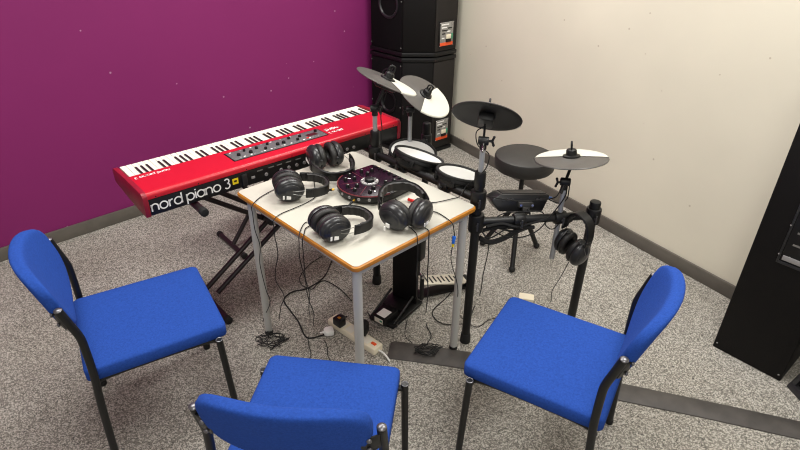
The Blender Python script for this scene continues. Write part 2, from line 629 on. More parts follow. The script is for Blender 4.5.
chair = make_chair()
spots = [(-.909, 1.574, -58.28, 'blue upholstered stacking chair standing nearest the purple wall, facing the table'),
         (-.232, 1.121, -6.78, 'blue stacking chair seen from behind, with bolts and black brackets showing at its back pad'),
         (.512, 1.404, 59.4, 'blue stacking chair on the drum kit side, standing over the rubber floor strip')]
for i, (x, y, a, lb) in enumerate(spots):
    o = chair if i == 0 else copy_tree(chair)
    o.location = (x, y, 0)
    o.rotation_euler = (0, 0, a * D)
    tag(o, lb, 'chair', 'blue chairs around the table')

# ------------------------------------------------------------------ table
TZ = .734
t = thing('table', 'small white-topped classroom table with orange wooden edging and grey tubular legs', 'table', (-.141, 1.469, 0), 44.52 * D)
TD, TW = .615, .74         # local x: towards the drum kit, local y: towards the piano


def rrect(x0, y0, x1, y1, r, n=6):
    pts = []
    for cx, cy, a in ((x1 - r, y1 - r, 0), (x0 + r, y1 - r, 90), (x0 + r, y0 + r, 180), (x1 - r, y0 + r, 270)):
        for k in range(n):
            q = (a + 90 * k / (n - 1)) * D
            pts.append((cx + r * math.cos(q), cy + r * math.sin(q)))
    return pts


top = MB().prism(rrect(.004, .004, TD - .004, TW - .004, .018), TZ - .02, TZ).build('tabletop', M['laminate'], t)
bm = bmesh.new()
prof = [(.004, TZ - .0215), (-.0005, TZ - .0195), (-.002, TZ - .012), (-.001, TZ - .005), (.004, TZ - .0006)]
rings = [[bm.verts.new((x, y, z)) for x, y in rrect(ins, ins, TD - ins, TW - ins, .02)] for ins, z in prof]
n = len(rings[0])
for Ar, Br in zip(rings, rings[1:]):
    for k in range(n):
        bm.faces.new((Ar[k], Ar[(k + 1) % n], Br[(k + 1) % n], Br[k]))
bm.faces.new(rings[0][::-1])
MB().merge(bm).build('edge_band', M['orange'], top)
ins = .035
for (x, y) in ((ins, ins), (TD - ins, ins), (ins, TW - ins - .012), (TD - ins, TW - ins - .012)):
    l = MB().cyl((x, y, .012), (x, y, TZ - .022), .0165, seg=20).build('leg', M['grey_metal'], t)
    MB().cyl((x, y, 0), (x, y, .02), .0185, seg=20, bevel=.003).build('foot', M['rubber'], l)
for (p, q) in (((ins, ins), (TD - ins, ins)), ((ins, TW - ins), (TD - ins, TW - ins)), ((ins, ins), (ins, TW - ins)), ((TD - ins, ins), (TD - ins, TW - ins))):
    c = ((p[0] + q[0]) / 2, (p[1] + q[1]) / 2, TZ - .0385)
    s = (abs(p[0] - q[0]) or .025, abs(p[1] - q[1]) or .025, .032)
    MB().box(c, s, bevel=.003).build('rail', M['grey_metal'], t)

# ------------------------------------------------------------------ piano
PA = 41.52 * D
PO = V((-.968, 1.85, .688))
pe = V((math.cos(PA), math.sin(PA), 0))
pn = V((-math.sin(PA), math.cos(PA), 0))
t = thing('stage_piano', 'long red stage piano with white lettering on its black rear panel', 'electric piano', PO, PA)
ALONG_X = Matrix(((0, 0, 1, 0), (1, 0, 0, 0), (0, 1, 0, 0), (0, 0, 0, 1)))     # prism (y, z) extruded along x
prof = [(.006, .002), (.006, .072), (-.001, .0735), (-.002, .086), (.001, .094), (.008, .099), (.018, .1), (.189, .1), (.191, .079), (.332, .074), (.338, .066), (.338, .034), (.31, .026), (.08, .002)]
MB().prism(prof, .018, 1.269, mat=ALONG_X).build('body', M['red'], t, angle=40)
chk = [(.0, .0), (-.004, .05), (-.004, .086), (.002, .096), (.014, .1015), (.18, .1015), (.31, .096), (.335, .091), (.343, .081), (.343, .032), (.325, .024), (.09, .0)]
for x0 in (0, 1.267):
    MB().prism(chk, x0, x0 + .02, mat=ALONG_X, bevel=.003).build('end_cheek', M['dark_red'], t, label='dark red wooden end cheek', angle=40)
kb = MB().box((.6435, .262, .0775), (1.24, .146, .006)).build('keyboard', M['plastic'], t)
KX0, KW = .027, 1.233 / 52
for i in range(52):
    x = KX0 + KW * (i + .5)
    MB().box((x, .2625, .084), (KW - .0012, .141, .012), bevel=.0012, seg=1).build('white_key', M['white_key'], kb)
# from the top note downwards: B has a black key to its left, and so on
names = ['C'] + list('BAGFEDC') * 7 + ['B', 'A']
for i, nm in enumerate(names):
    # the black key between this white key and the next lower one
    if i < 51 and nm in 'BAGED':
        x = KX0 + KW * (i + 1) + {'B': .0015, 'A': 0, 'G': -.0015, 'E': .001, 'D': -.001}[nm]
        MB().prism([(.192, .088), (.287, .088), (.282, .0955), (.192, .0965)], x - .0043, x + .0043, mat=ALONG_X, bevel=.0012, seg=1).build('black_key', M['black_key'], kb)

MB().box((.649, .108, .1003), (.482, .1, .0016)).build('panel_border', M['plastic'], t)
cp = MB().box((.649, .108, .1012), (.472, .09, .003), bevel=.0012).build('control_panel', M['panel_grey'], t)
for i, (x, y, r) in enumerate([(.45, .1, .0085), (.49, .128, .006), (.505, .095, .0085), (.545, .12, .0075), (.575, .09, .007), (.605, .13, .0065), (.64, .098, .0085), (.672, .1, .0085), (.715, .128, .007), (.74, .09, .007), (.768, .118, .0075), (.862, .13, .0075)]):
    MB().lathe([(r, 0), (r * .92, .009), (r * .8, .0105), (0, .0105)], 14, Matrix.Translation((x, y, .102))).build('knob', M['plastic'], cp)
for i in range(26):
    x = .432 + .0165 * i + random.uniform(-.002, .002)
    y = .075 if i % 3 else .145
    if .8 < x < .87 and y > .1:
        continue
    MB().box((x, y, .1032), (.009, .006, .003), bevel=.0008, seg=1).build('button', M['silver'] if i % 2 else M['white_print'], cp)
MB().box((.826, .107, .103), (.055, .028, .0016), bevel=.0006).build('display', M['led_red'], cp, label='dark red lit display')
MB().box((.79, .082, .1034), (.016, .01, .0026), bevel=.0006).build('button', M['bright_red'], cp, label='red button')
rp = MB().box((.6435, .0035, .0375), (1.246, .006, .0675), bevel=.001).build('rear_panel', M['plastic'], t)


def arc(cx, cy, rx, a0, a1, n=14, ry=None):
    ry = rx if ry is None else ry
    return [(cx + rx * math.cos((a0 + (a1 - a0) * k / n) * D), cy + ry * math.sin((a0 + (a1 - a0) * k / n) * D)) for k in range(n + 1)]


def word(mb, text, m, h, wid=.17, gap=.26):
    """round geometric lettering: x-height h, in the xy plane of m"""
    x = 0.0
    for ch in text:
        S = []
        if ch == 'n':
            S = [[(0, 0), (0, 1)], [(0, .3)] + arc(.42, .58, .42, 180, 0) + [(.84, 0)]]; wd_ = .84
        elif ch == 'o':
            S = [arc(.5, .5, .5, 0, 360, 28)]; wd_ = 1
        elif ch == 'r':
            S = [[(0, 0), (0, 1)], arc(.45, .5, .45, 180, 85)]; wd_ = .45
        elif ch == 'd':
            S = [arc(.5, .5, .5, 0, 360, 28), [(1, 0), (1, 1.5)]]; wd_ = 1
        elif ch == 'p':
            S = [arc(.5, .5, .5, 0, 360, 28), [(0, 1), (0, -.48)]]; wd_ = 1
        elif ch == 'i':
            S = [[(0, 0), (0, 1)], [(0, 1.2), (0, 1.38)]]; wd_ = 0
        elif ch == 'a':
            S = [arc(.5, .5, .5, 0, 360, 28), [(1, 0), (1, 1)]]; wd_ = 1
        elif ch == '3':
            S = [arc(.33, 1.08, .33, 150, -90, 16) + [], arc(.33, .37, .38, 90, -150, 18)]; wd_ = .7
        elif ch == ' ':
            wd_ = .22
        for st in S:
            mb.stroke([(h * (x + px), h * py) for px, py in st], h * wid, m)
        x += wd_ + gap
    return x * h


b = MB()
word(b, 'nord piano 3', frame((.027, -.0004, .0205), (0, -1, 0), (1, 0, 0)), .0295, .2, .235)
b.build('lettering', M['white_print'], rp, label='white lettering reading nord piano 3')
st = MB().box((.374, .0003, .041), (.026, .0012, .026)).build('sticker', M['yellow'], rp, label='yellow square sticker')
MB().box((.374, -.0006, .042), (.012, .0008, .007)).build('printed_mark', M['plastic'], st)
MB().box((.415, -.002, .036), (.024, .008, .05), bevel=.002).build('mains_socket', M['plastic_gloss'], rp)
MB().box((.455, -.0005, .034), (.017, .004, .011), bevel=.001).build('usb_socket', M['silver'], rp)
for x in (.447, .52, .56, .6, .64, .69, .73, .8, .84, .88, .92):
    MB().lathe([(.008, 0), (.008, .003), (.0045, .004), (.0045, .001), (0, .001)], 14, frame((x + .07, .0005, .03), (0, -1, 0))).build('jack_socket', M['silver'], rp)
for x in (.49, .545, .585, .63, .68):
    MB().box((x, .0002, .056), (.026, .001, .005)).build('caption', M['led_dim'], rp)
for x in (.05, .22, .43, .65, .87, 1.06, 1.24):
    MB().sphere((x, -.0015, .079), .003, 8, (1, .5, 1)).build('screw', M['plastic'], t)
b = MB()
word(b, 'nord piano 3', frame((.172, .166, .1004), (0, 0, 1), (-1, 0, 0)), .0125, .24, .26)
word(b, 'nord', frame((.985, .128, .1004), (0, 0, 1), (-1, 0, 0)), .0185, .3, .26)
word(b, 'piano 3', frame((.985, .085, .1004), (0, 0, 1), (-1, 0, 0)), .0125, .3, .26)
b.build('logo', M['white_print'], t, label='small white lettering on the red top')

# stand under the piano
t = thing('keyboard_stand', 'dark X-shaped keyboard stand with double tubes under the red piano', 'keyboard stand', (PO.x, PO.y, 0), PA)
def foot(x, nm):
    f_ = MB().cyl((x, .05, .0165), (x, .53, .0165), .0155, seg=14).build(nm, M['stand'], t)
    for y, s in ((.05, -1), (.53, 1)):
        MB().cyl((x, y - .016, .0185), (x, y + .016, .0185), .0185, seg=14, bevel=.004).build('end_cap', M['rubber'], f_)
foot(.255, 'foot_tube')
foot(1.04, 'foot_tube')
for x in (.2, 1.1):
    f_ = MB().cyl((x, -.055, .669), (x, .33, .669), .016, seg=14).build('support_arm', M['stand'], t)
    for y in (-.055, .33):
        MB().cyl((x, y - .014, .669), (x, y + .014, .669), .0175, seg=14, bevel=.003).build('end_cap', M['rubber'], f_)
for (xa, za, xb, zb, y) in ((.2, .03, 1.13, .655, .275), (.31, .02, 1.17, .585, .275), (.185, .66, 1.02, .022, .31), (.27, .66, 1.05, .045, .31)):
    MB().cyl((xa, y, za), (xb, y, zb), .0125, seg=12).build('leg_tube', M['stand'], t)
pv = MB().cyl((.65, .255, .325), (.65, .33, .325), .03, seg=18, bevel=.004).build('pivot', M['stand'], t)
MB().cyl((.65, .235, .325), (.65, .255, .325), .014, seg=10).build('locking_pin', M['chrome'], pv)

# bench on the player's side of the piano
t = thing('keyboard_bench', 'black folding keyboard bench behind the piano, one foot tube showing below it', 'bench', (PO.x, PO.y, 0), PA)
MB().box((.765, .65, .465), (.4, .3, .05), bevel=.018, seg=3).build('seat', M['vinyl'], t)
for x in (.575, .955):
    f_ = MB().cyl((x, .5, .0165), (x, .8, .0165), .0145, seg=14).build('foot_tube', M['stand'], t)
    for y in (.5, .8):
        MB().cyl((x, y - .014, .0175), (x, y + .014, .0175), .0175, seg=14, bevel=.004).build('end_cap', M['rubber'], f_)
for (xa, xb, y) in ((.575, .9, .635), (.955, .63, .665)):
    MB().cyl((xa, y, .02), (xb, y, .44), .0125, seg=12).build('leg_tube', M['stand'], t)

# ------------------------------------------------------------------ headphones
TT = TZ


def headphones(label, m, cord=None, gap=.031, bw=.074, reach=.16, plug=None, group='closed-back headphones on the table', logo=True, cordr=.0018, swivel=0.0):
    """local x: across the cups, +y: towards the crown of the band"""
    t = thing('headphones', label, 'headphones', mat=m, group=group)
    y0 = .05
    path = []
    NB = 40
    for k in range(NB + 1):
        a = math.pi * k / NB
        path.append((bw * math.copysign(abs(math.cos(a)) ** .8, math.cos(a)), y0 + (reach - y0) * math.sin(a) ** .85))

    def band(off0, off1, hz_, rib=0.0, k0=0, k1=NB):
        b = bmesh.new()
        rings = []
        for k in range(k0, k1 + 1):
            p = V(path[k])
            tt = (V(path[min(k + 1, NB)]) - V(path[max(k - 1, 0)])).normalized()
            nn = V((tt.y, -tt.x))
            o1 = off1 + rib * (.5 + .5 * math.cos(2 * math.pi * k / 4)) * (1 if rib else 0)
            sec = [(off0, -hz_ * .9), (off0, hz_ * .9), ((off0 + o1) / 2, hz_), (o1, hz_ * .85), (o1, -hz_ * .85), ((off0 + o1) / 2, -hz_)]
            rings.append([b.verts.new((p.x - nn.x * o, p.y - nn.y * o, z)) for o, z in sec])
        for Ar, Br in zip(rings, rings[1:]):
            for k in range(6):
                b.faces.new((Ar[k], Ar[(k + 1) % 6], Br[(k + 1) % 6], Br[k]))
        b.faces.new(rings[0][::-1])
        b.faces.new(rings[-1])
        return MB().merge(b)
    hb = band(-.003, .002, .0175).build('headband', M['plastic'], t, angle=50)
    band(.0022, .008, .0155, .0035, 3, NB - 3).build('headband_pad', M['pad_leather'], hb, angle=50)
    for sx in (-1, 1):
        ca, sa = math.cos(swivel * D), math.sin(swivel * D)
        f_ = frame((sx * gap, 0, 0), (sx * ca, -sa, 0), (sa, sx * ca, 0) if sx > 0 else (sa, ca, 0))
        cup = MB().lathe([(.03, -.001), (.041, 0), (.0435, .006), (.0425, .013), (.038, .021), (.031, .0265), (.0295, .0265), (.028, .0285), (.012, .0315), (0, .032)], 36, f_, sx=1.2, sy=.97)
        cup.box((sx * gap, .044, 0), (.02, .012, .02), bevel=.003)
        cup = cup.build('ear_cup', M['plastic_gloss'], t, angle=50)
        MB().torus(.0315, .0115, f_ @ Matrix.Translation((0, 0, -.012)) @ Matrix.Diagonal((1.2, .97, 1.1, 1)), 32, 10).build('ear_cushion', M['pad_leather'], cup, angle=80)
        MB().lathe([(0, -.002), (.03, -.002), (.03, 0), (0, 0)], 24, f_).build('speaker_cloth', M['cab_dark'], cup)
        if logo:
            b = MB()
            # the badge sits low on the outer face, upright in the local z direction
            side = V((-sa, -sx * ca, 0)) if sx > 0 else V((sa, ca, 0)) * -1
            face = V((sx * gap, 0, 0)) + V((sx * ca, -sa, 0)) * .0297
            rb = Matrix((V((sx * ca, -sa, 0)), V((sa, sx * ca, 0)), V((0, 0, 1)))).transposed()
            for off, wd2 in ((.006, .015), (.023, .006)):
                b.box(face + side.normalized() * off + V((0, 0, -.018)), (.003, wd2, .014), rot=rb, bevel=.0006, seg=1)
            b.build('badge', M['white_print'], cup, label='small white printed badge')
        w_ = MB()
        for z in (-.009, .009):
            w_.tube([(sx * bw, y0 + .008, z), (sx * (bw - .001), y0 - .006, z), (sx * (gap + .034), .02, z * .7), (sx * (gap + .03), .004, z * .4)], .001, 6, 4)
        w_.build('slider_wire', M['steel'], t, label='thin bright wire yoke')
        MB().box((sx * (bw + .0005), y0 + .012, 0), (.009, .02, .03), bevel=.003).build('band_end', M['plastic'], t)
    if cord:
        MB().tube(cord, cordr, 6, 6).build('cord', M['rubber'], t, world=True)
    if plug:
        a, b2 = V(plug[0]), V(plug[1])
        d = (b2 - a)
        pl = MB().cyl(a + d * .25, b2, .005, .0032, seg=10, bevel=.001).build('plug', M['plastic'], t, world=True)
        MB().cyl(a, a + d * .25, .0042, seg=10).build('plug_collar', M['brass'], pl, world=True)
    return t


def pose(x, y, yaw, z=TT + .05, pitch=-6.0, roll=0.0, s=1.16):
    """yaw: heading of the band's crown in the floor plane"""
    return Matrix.Translation((x, y, z)) @ Matrix.Rotation((yaw - 90) * D, 4, 'Z') @ Matrix.Rotation(pitch * D, 4, 'X') @ Matrix.Rotation(roll * D, 4, 'Y') @ Matrix.Scale(s, 4)


headphones('black headphones on the far table corner beside the red piano, band curving towards the mixer', pose(-.33, 2.25, -62, s=1.2, z=TT + .0535), CORDS['h1'] and [(-.37, 2.2, .74), (-.36, 2.1, .738), (-.345, 2.02, .738)] + CORDS['h1'], gap=.033)
headphones('black headphones nearest the piano lettering, lying at the left edge of the table',
           pose(-.438, 1.958, 18, s=1.12), CORDS['h2'], reach=.14, bw=.068, plug=((-.262, 1.985, .755), (-.3, 1.985, .748)))
headphones('black headphones closest to the front table corner, band open to the right', pose(-.245, 1.668, 34, s=1.14), CORDS['h3'], reach=.14, bw=.068,
           plug=((-.176, 1.9, .755), (-.2, 1.852, .748)))
headphones('black headphones between the round mixer and the right table corner, cups towards the camera',
           pose(.026, 1.732, 101, pitch=5, z=TT + .0545, s=1.2), CORDS['h4'], gap=.037, bw=.074, reach=.165, swivel=40)
hm = Matrix.Translation((.715, 1.965, .512)) @ frame((0, 0, 0), (-.8, -.5, -.05), (.5, -.8, -.2)) @ Matrix.Scale(1.15, 4)
headphones('black headphones hanging by the band from the drum rack', hm, CORDS['hang'], gap=.033, bw=.056, reach=.15, group='headphones on the rack', logo=False)

# ------------------------------------------------------------------ round rehearsal mixer
t = thing('headphone_mixer', 'round black and plum mixer with many knobs and a silver dial, on the table', 'audio mixer', (-.124, 2.02, TT), 44.52 * D)
R_ = .13


def outline(ins=0.0):
    r = R_ - ins
    pts = [(.128 - ins, -.112), (.12 - ins, -.124 + ins), (.03, -r)]
    pts += [(r * math.cos(a * D), r * math.sin(a * D)) for a in range(265, 90, -7)]
    pts += [(.03, r), (.12 - ins, .124 - ins), (.128 - ins, .112)]
    return pts[::-1]


body = MB().prism(outline(.006), .004, .016, bevel=.002).prism(outline(0), .014, .037, bevel=.004).build('body', M['plastic'], t)
MB().tube([(x, y, .0375) for x, y in [(R_ * .985 * math.cos(a * D), R_ * .985 * math.sin(a * D)) for a in range(92, 269, 6)]], .0025, 6, 2).build('rim_ring', mat('red rim plastic', '#6a2a30', .4), t, label='thin red rim')  # plain red plastic ring round the top edge of the body
tp = MB().prism(outline(.006), .036, .0395, bevel=.001).build('top_panel', M['purple_plastic'], t)
dl = MB().lathe([(.036, .039), (.036, .044), (.026, .046), (.026, .043), (0, .043)], 32).build('dial', M['silver'], tp)
MB().lathe([(.02, .043), (.019, .054), (.015, .056), (0, .056)], 24).build('dial_knob', M['plastic'], dl)
for k in range(16):
    a = (k + .5) / 16 * 360 * D
    MB().box((.031 * math.cos(a), .031 * math.sin(a), .0458), (.006, .003, .0012), rot=Matrix.Rotation(a, 3, 'Z')).build('marker', M['white_print'] if k % 3 else M['plastic'], dl)
for k in range(5):
    a = (180 + (k - 2) * 62) * D
    for (dr, da) in ((.098, -.22), (.098, .22), (.066, 0.0)):
        x, y = dr * math.cos(a + da), dr * math.sin(a + da)
        if x > .1:
            continue
        kn = MB().lathe([(.0085, 0), (.008, .011), (.0065, .013), (0, .013)], 14, Matrix.Translation((x, y, .039))).build('knob', M['plastic'], tp)
        MB().box((x, y - .003, .0522), (.0015, .006, .0008)).build('pointer', M['white_print'], kn)
    x, y = .088 * math.cos(a), .088 * math.sin(a)
    MB().box((x, y, .0398), (.012, .006, .001), rot=Matrix.Rotation(a, 3, 'Z')).build('printed_mark', M['white_print'] if k % 2 else M['divider'], tp)
    if k < 4:
        a2 = a + 31 * D
        MB().box((.079 * math.cos(a2), .079 * math.sin(a2), .0397), (.075, .0016, .0008), rot=Matrix.Rotation(a2, 3, 'Z')).build('divider_line', M['divider'], tp)
for y in (-.09, -.06, -.03, 0, .03, .06, .09):
    MB().lathe([(.0075, 0), (.0075, .006), (0, .006)], 12, Matrix.Translation((.108, y, .039))).build('knob', M['plastic'], tp)
for a in range(120, 250, 18):
    MB().lathe([(.006, -.001), (.006, .003), (.0035, .003), (.0035, .0005), (0, .0005)], 12, frame((R_ * math.cos(a * D), R_ * math.sin(a * D), .025), (math.cos(a * D), math.sin(a * D), 0))).build('jack_socket', M['silver'], body)
for (x, y, z) in ((.137, .118, .016), (.137, .055, .016)):
    MB().cyl((x - .012, y, z), (x + .022, y, z), .0055, seg=10, bevel=.001).build('plug', M['beige_plastic'], body)
MB().tube(CORDS['jamR'][:0] + [(-.02, 1.93, .745), (.02, 1.85, .74), (.06, 1.79, .738)] + CORDS['jamR'], .002, 6, 6).build('cord', M['rubber'], t, world=True)

# red cable plug lying behind the wire-yoked headphones
t = thing('jack_lead', 'short audio lead with a red plug lying on the tabletop behind headphone cups', 'cable', (.06, 1.91, TT))
MB().cyl((.03, 1.93, .743), (.068, 1.908, .743), .006, seg=12, bevel=.0015).build('plug', M['bright_red'], t, world=True, label='red plug')
MB().tube([(.068, 1.908, .743), (.09, 1.9, .74)] + CORDS['short'] + [(.262, 2.0, .77), (.29, 1.99, .8)], .0018, 6, 5).build('lead', M['rubber'], t, world=True)

# ------------------------------------------------------------------ drum rack
RACK = dict(L=(-.118, 2.39), M_=(.306, 1.95), R=(.797, 2.02), N=(.14, 2.91))
t = thing('drum_rack', 'black tubular drum rack with posts and crossbars behind the table', 'drum rack', (.306, 1.95, 0))
PR = .0185


def W(mb, name, m, parent, **k):
    return mb.build(name, m, parent, world=True, **k)


for key, ztop in (('L', .84), ('M_', .85), ('R', .69), ('N', .69)):
    x, y = RACK[key]
    p = W(MB().cyl((x, y, .012), (x, y, ztop - .05), PR, seg=20), 'post', M['black_metal'], t)
    W(MB().cyl((x, y, 0), (x, y, .05), PR + .006, PR + .003, seg=20, bevel=.004), 'foot', M['rubber'], p)
    W(MB().cyl((x, y, ztop - .06), (x, y, ztop + .008), PR + .004, seg=20, bevel=.005), 'cap', M['plastic'], p)
for a, b2, z in (('L', 'M_', .737), ('M_', 'R', .633), ('L', 'N', .6), ('M_', 'R', .578)):
    if z == .578:
        continue
    W(MB().cyl((*RACK[a], z), (*RACK[b2], z), PR - .001, seg=18), 'crossbar', M['black_metal'], t)


def clamp_at(p, d, parent, r=.03, L=.06, wing=True):
    p, d = V(p), V(d).normalized()
    c = W(MB().cyl(p - d * L / 2, p + d * L / 2, r, seg=18, bevel=.006), 'clamp', M['plastic'], parent)
    if wing:
        s = d.cross(V((0, 0, 1)))
        s = s.normalized() if s.length > .1 else V((0, -1, 0))
        q = p + s * (r + .012)
        b = MB().cyl(p + s * r * .5, q, .005, seg=8)
        b.box(q + V((0, 0, .009)), (.007, .007, .02), bevel=.002).box(q - V((0, 0, .009)), (.007, .007, .02), bevel=.002)
        W(b, 'wing_nut', M['dark_steel'], c)
    return c


def lerp(a, b2, k, z):
    a, b2 = V(a), V(b2)
    q = a + (b2 - a) * k
    return V((q.x, q.y, z))


clamp_at((*RACK['L'], .737), (0, 0, 1), t, .031, .075)
clamp_at((*RACK['L'], .6), (0, 0, 1), t, .03, .07)
clamp_at((*RACK['M_'], .737), (0, 0, 1), t, .031, .08)
clamp_at((*RACK['M_'], .633), (0, 0, 1), t, .031, .08)
clamp_at((*RACK['R'], .633), (0, 0, 1), t, .031, .07)
clamp_at((*RACK['N'], .6), (0, 0, 1), t, .03, .07)
lm = V((RACK['M_'][0] - RACK['L'][0], RACK['M_'][1] - RACK['L'][1], 0)).normalized()
mr = V((RACK['R'][0] - RACK['M_'][0], RACK['R'][1] - RACK['M_'][1], 0)).normalized()
for k in (.3, .72):
    clamp_at(lerp(RACK['L'], RACK['M_'], k, .737), lm, t, .029, .05)
for k in (.36, .71):
    clamp_at(lerp(RACK['M_'], RACK['R'], k, .633), mr, t, .028, .05)


# cymbal pads and the arms that carry them
def cymbal(label, c, n, xh, r, half, group='cymbal pads of the drum kit', box=True):
    m = frame(c, n, xh)
    t = thing('cymbal_pad', label, 'cymbal', mat=m, group=group)
    MB().lathe([(0, .0105), (.03, .0095), (.035, .0065), (r * .8, .002), (r - .003, -.0005), (r, -.0035), (r - .001, -.0055)], 56, cap=False).build('playing_surface', M['cym_dark'], t)
    MB().lathe([(r - .001, -.0055), (r - .006, -.0075), (r * .8, -.005), (.03, -.001), (0, 0)], 56, cap=False).build('underside', M['cym_under'], t)
    a = half * D
    MB().lathe([(.034, .0085), (r * .8, .0035), (r - .002, .0008), (r + .0012, -.0025), (r + .0012, -.006), (r - .004, -.0078)], 40, cap=False, a0=-a, a1=a).build('edge_zone', M['cym_white'], t, label='white rubber bow and edge zone')
    cp = MB().lathe([(.034, .007), (.033, .013), (.022, .016), (.02, .034), (.015, .039), (0, .039)], 20).build('cap', M['plastic'], t)
    arch = MB().tube([(-.012, 0, .034), (-.0125, 0, .056), (-.007, 0, .065), (.007, 0, .065), (.0125, 0, .056), (.012, 0, .034)], .0042, 8, 4)
    arch.build('loop', M['plastic'], cp)
    if box:
        MB().box((0, 0, -.02), (.095, .06, .032), bevel=.008).build('sensor_box', M['plastic'], t)
    MB().cyl((0, 0, -.03), (0, 0, .058), .004, seg=8).build('spindle', M['plastic'], t)
    return t


def inplane(n, mj):
    n, mj = V(n), V(mj)
    q = n.cross(mj).normalized()
    return q if (q.z > 0 or (abs(q.z) < .3 and q.y > 0)) else -q


C1 = dict(c=(-.064, 2.400, 1.073), n=(.394, .117, .912), mj=(.919, -.087, -.386), r=.140)
C2 = dict(c=(.115, 2.720, .908), n=(.486, -.263, .833), mj=(.815, -.206, -.541), r=.145)
C3 = dict(c=(.327, 2.060, 1.041), n=(.213, .618, .757), mj=(.974, -.195, -.115), r=.137)
C4 = dict(c=(.672, 2.040, .877), n=(-.091, .151, .984), mj=(.956, -.262, .129), r=.142)
cymbal('steeply tilted dark cymbal pad with a white wedge, above the end of the red piano', C1['c'], C1['n'], V(C1['mj']) + inplane(C1['n'], C1['mj']) * .24, C1['r'], 72)
cymbal('cymbal pad facing the camera, half white half grey, in front of the speaker stack', C2['c'], C2['n'], C2['mj'], C2['r'], 79)
cymbal('cymbal pad seen from its black underside against the cream wall', C3['c'], C3['n'], -inplane(C3['n'], C3['mj']), C3['r'], 80)
cymbal('level grey and white cymbal pad over the drum stool', C4['c'], C4['n'], (.262, .956, -.12), C4['r'], 84, box=False)


def arm(label, x, y, z0, z1, cc, n, clampdir, wingdir, rod='plastic', tube='grey_tube', over=.0, rodr=.0045):
    """upright grey tube, tilter clamp on top and a rod up to the cymbal"""
    t = thing('cymbal_boom', label, 'cymbal stand', (x, y, z0), group='cymbal booms on the drum rack')
    W(MB().cyl((x, y, z0), (x, y, z1), .0105, seg=16), 'tube', M[tube], t, label='grey tube')
    top = V((x, y, z1 + .012))
    cd_ = V(clampdir).normalized()
    cl = W(MB().cyl(top - cd_ * .02, top + cd_ * .02, .0165, seg=16, bevel=.004).cyl((x, y, z1 - .02), top, .0135, seg=16), 'tilter', M['plastic'], t)
    wv = V(wingdir).normalized()
    q = top + wv * .032
    side = wv.cross(V((0, 0, 1))).normalized()
    b = MB().cyl(top, q, .005, seg=8)
    for s in (-1, 1):
        b.cyl(q, q + V((0, 0, s * .016)) + wv * .006, .005, .0045, seg=8)
        b.sphere(q + V((0, 0, s * .016)) + wv * .006, .0055, 8)
    W(b, 'wing_nut', M['plastic'], cl)
    e = V(cc) - V(n).normalized() * .034
    dv = (e - top)
    W(MB().cyl(top - dv.normalized() * over, e, rodr, seg=10), 'rod', M[rod], t)
    return t


arm('grey cymbal boom rising from the rack post beside the piano end', *RACK['L'], .83, .94, C1['c'], C1['n'], (1, .2, 0), (.7, -.7, 0), over=.02, rodr=.007)
arm('grey cymbal boom behind the white tom pads, before the speaker stack', .044, 2.7, .58, .83, C2['c'], C2['n'], (1, 0, 0), (-1, -.3, 0), rodr=.006)
arm('grey cymbal boom on the middle rack post at the table corner', *RACK['M_'], .83, .97, C3['c'], C3['n'], (1, -.2, 0), (1, -.1, 0), rod='chrome', over=.06)
arm('grey cymbal boom clamped to the crossbar beside the hanging headphones', (.652), 2.0, .43, .782, C4['c'], C4['n'], (1, -.2, 0), (-1, -.2, 0), over=.05, rodr=.006)


# tom pads
def tom(label, c, n, mj, r, base):
    m = frame(c, n, mj)
    t = thing('tom_pad', label, 'drum pad', mat=m, group='tom pads of the drum kit')
    sh = MB().lathe([(r * .98, 0), (r * 1.01, -.008), (r * 1.01, -.018), (r * .95, -.022), (r * .92, -.045), (r * .8, -.058), (r * .3, -.062), (0, -.062)], 48, cap=False).build('shell', M['plastic'], t)
    for k in range(6):
        a = (k * 60 + 20) * D
        MB().box((r * .99 * math.cos(a), r * .99 * math.sin(a), -.024), (.014, .018, .03), rot=Matrix.Rotation(a, 3, 'Z'), bevel=.003).build('lug', M['plastic'], sh)
    MB().torus(r * .965, .0065, None, 48, 10).build('rim', M['rubber'], t, label='black rubber rim')
    MB().lathe([(r * .94, -.002), (r * .5, -.001), (0, 0)], 48, cap=False).build('head', M['mesh_white'], t, label='white mesh head')
    p0 = V(c) - V(n).normalized() * .058
    b = MB().tube([p0, p0 + (V(base) - p0) * .35 + V((0, 0, -.012)), V(base)], .0095, 10, 5)
    W(b, 'mount_arm', M['black_metal'], t)
    return t


tom('large white-headed tom pad at the back, partly behind another tom pad', (.06, 2.6, .66), (.1, -.15, .983), (.991, -.072, -.115), .12, lerp(RACK['L'], RACK['N'], .4, .6))
tom('white-headed tom pad tilted away from the table, next to the mixer', (.082, 2.28, .779), (.283, .179, .942), (.955, -.146, -.259), .113, lerp(RACK['L'], RACK['M_'], .3, .737))
tom('white-headed tom pad beside the middle rack post at the table corner', (.247, 2.12, .77), (.19, .12, .974), (.968, -.188, -.165), .1, lerp(RACK['L'], RACK['M_'], .72, .737))

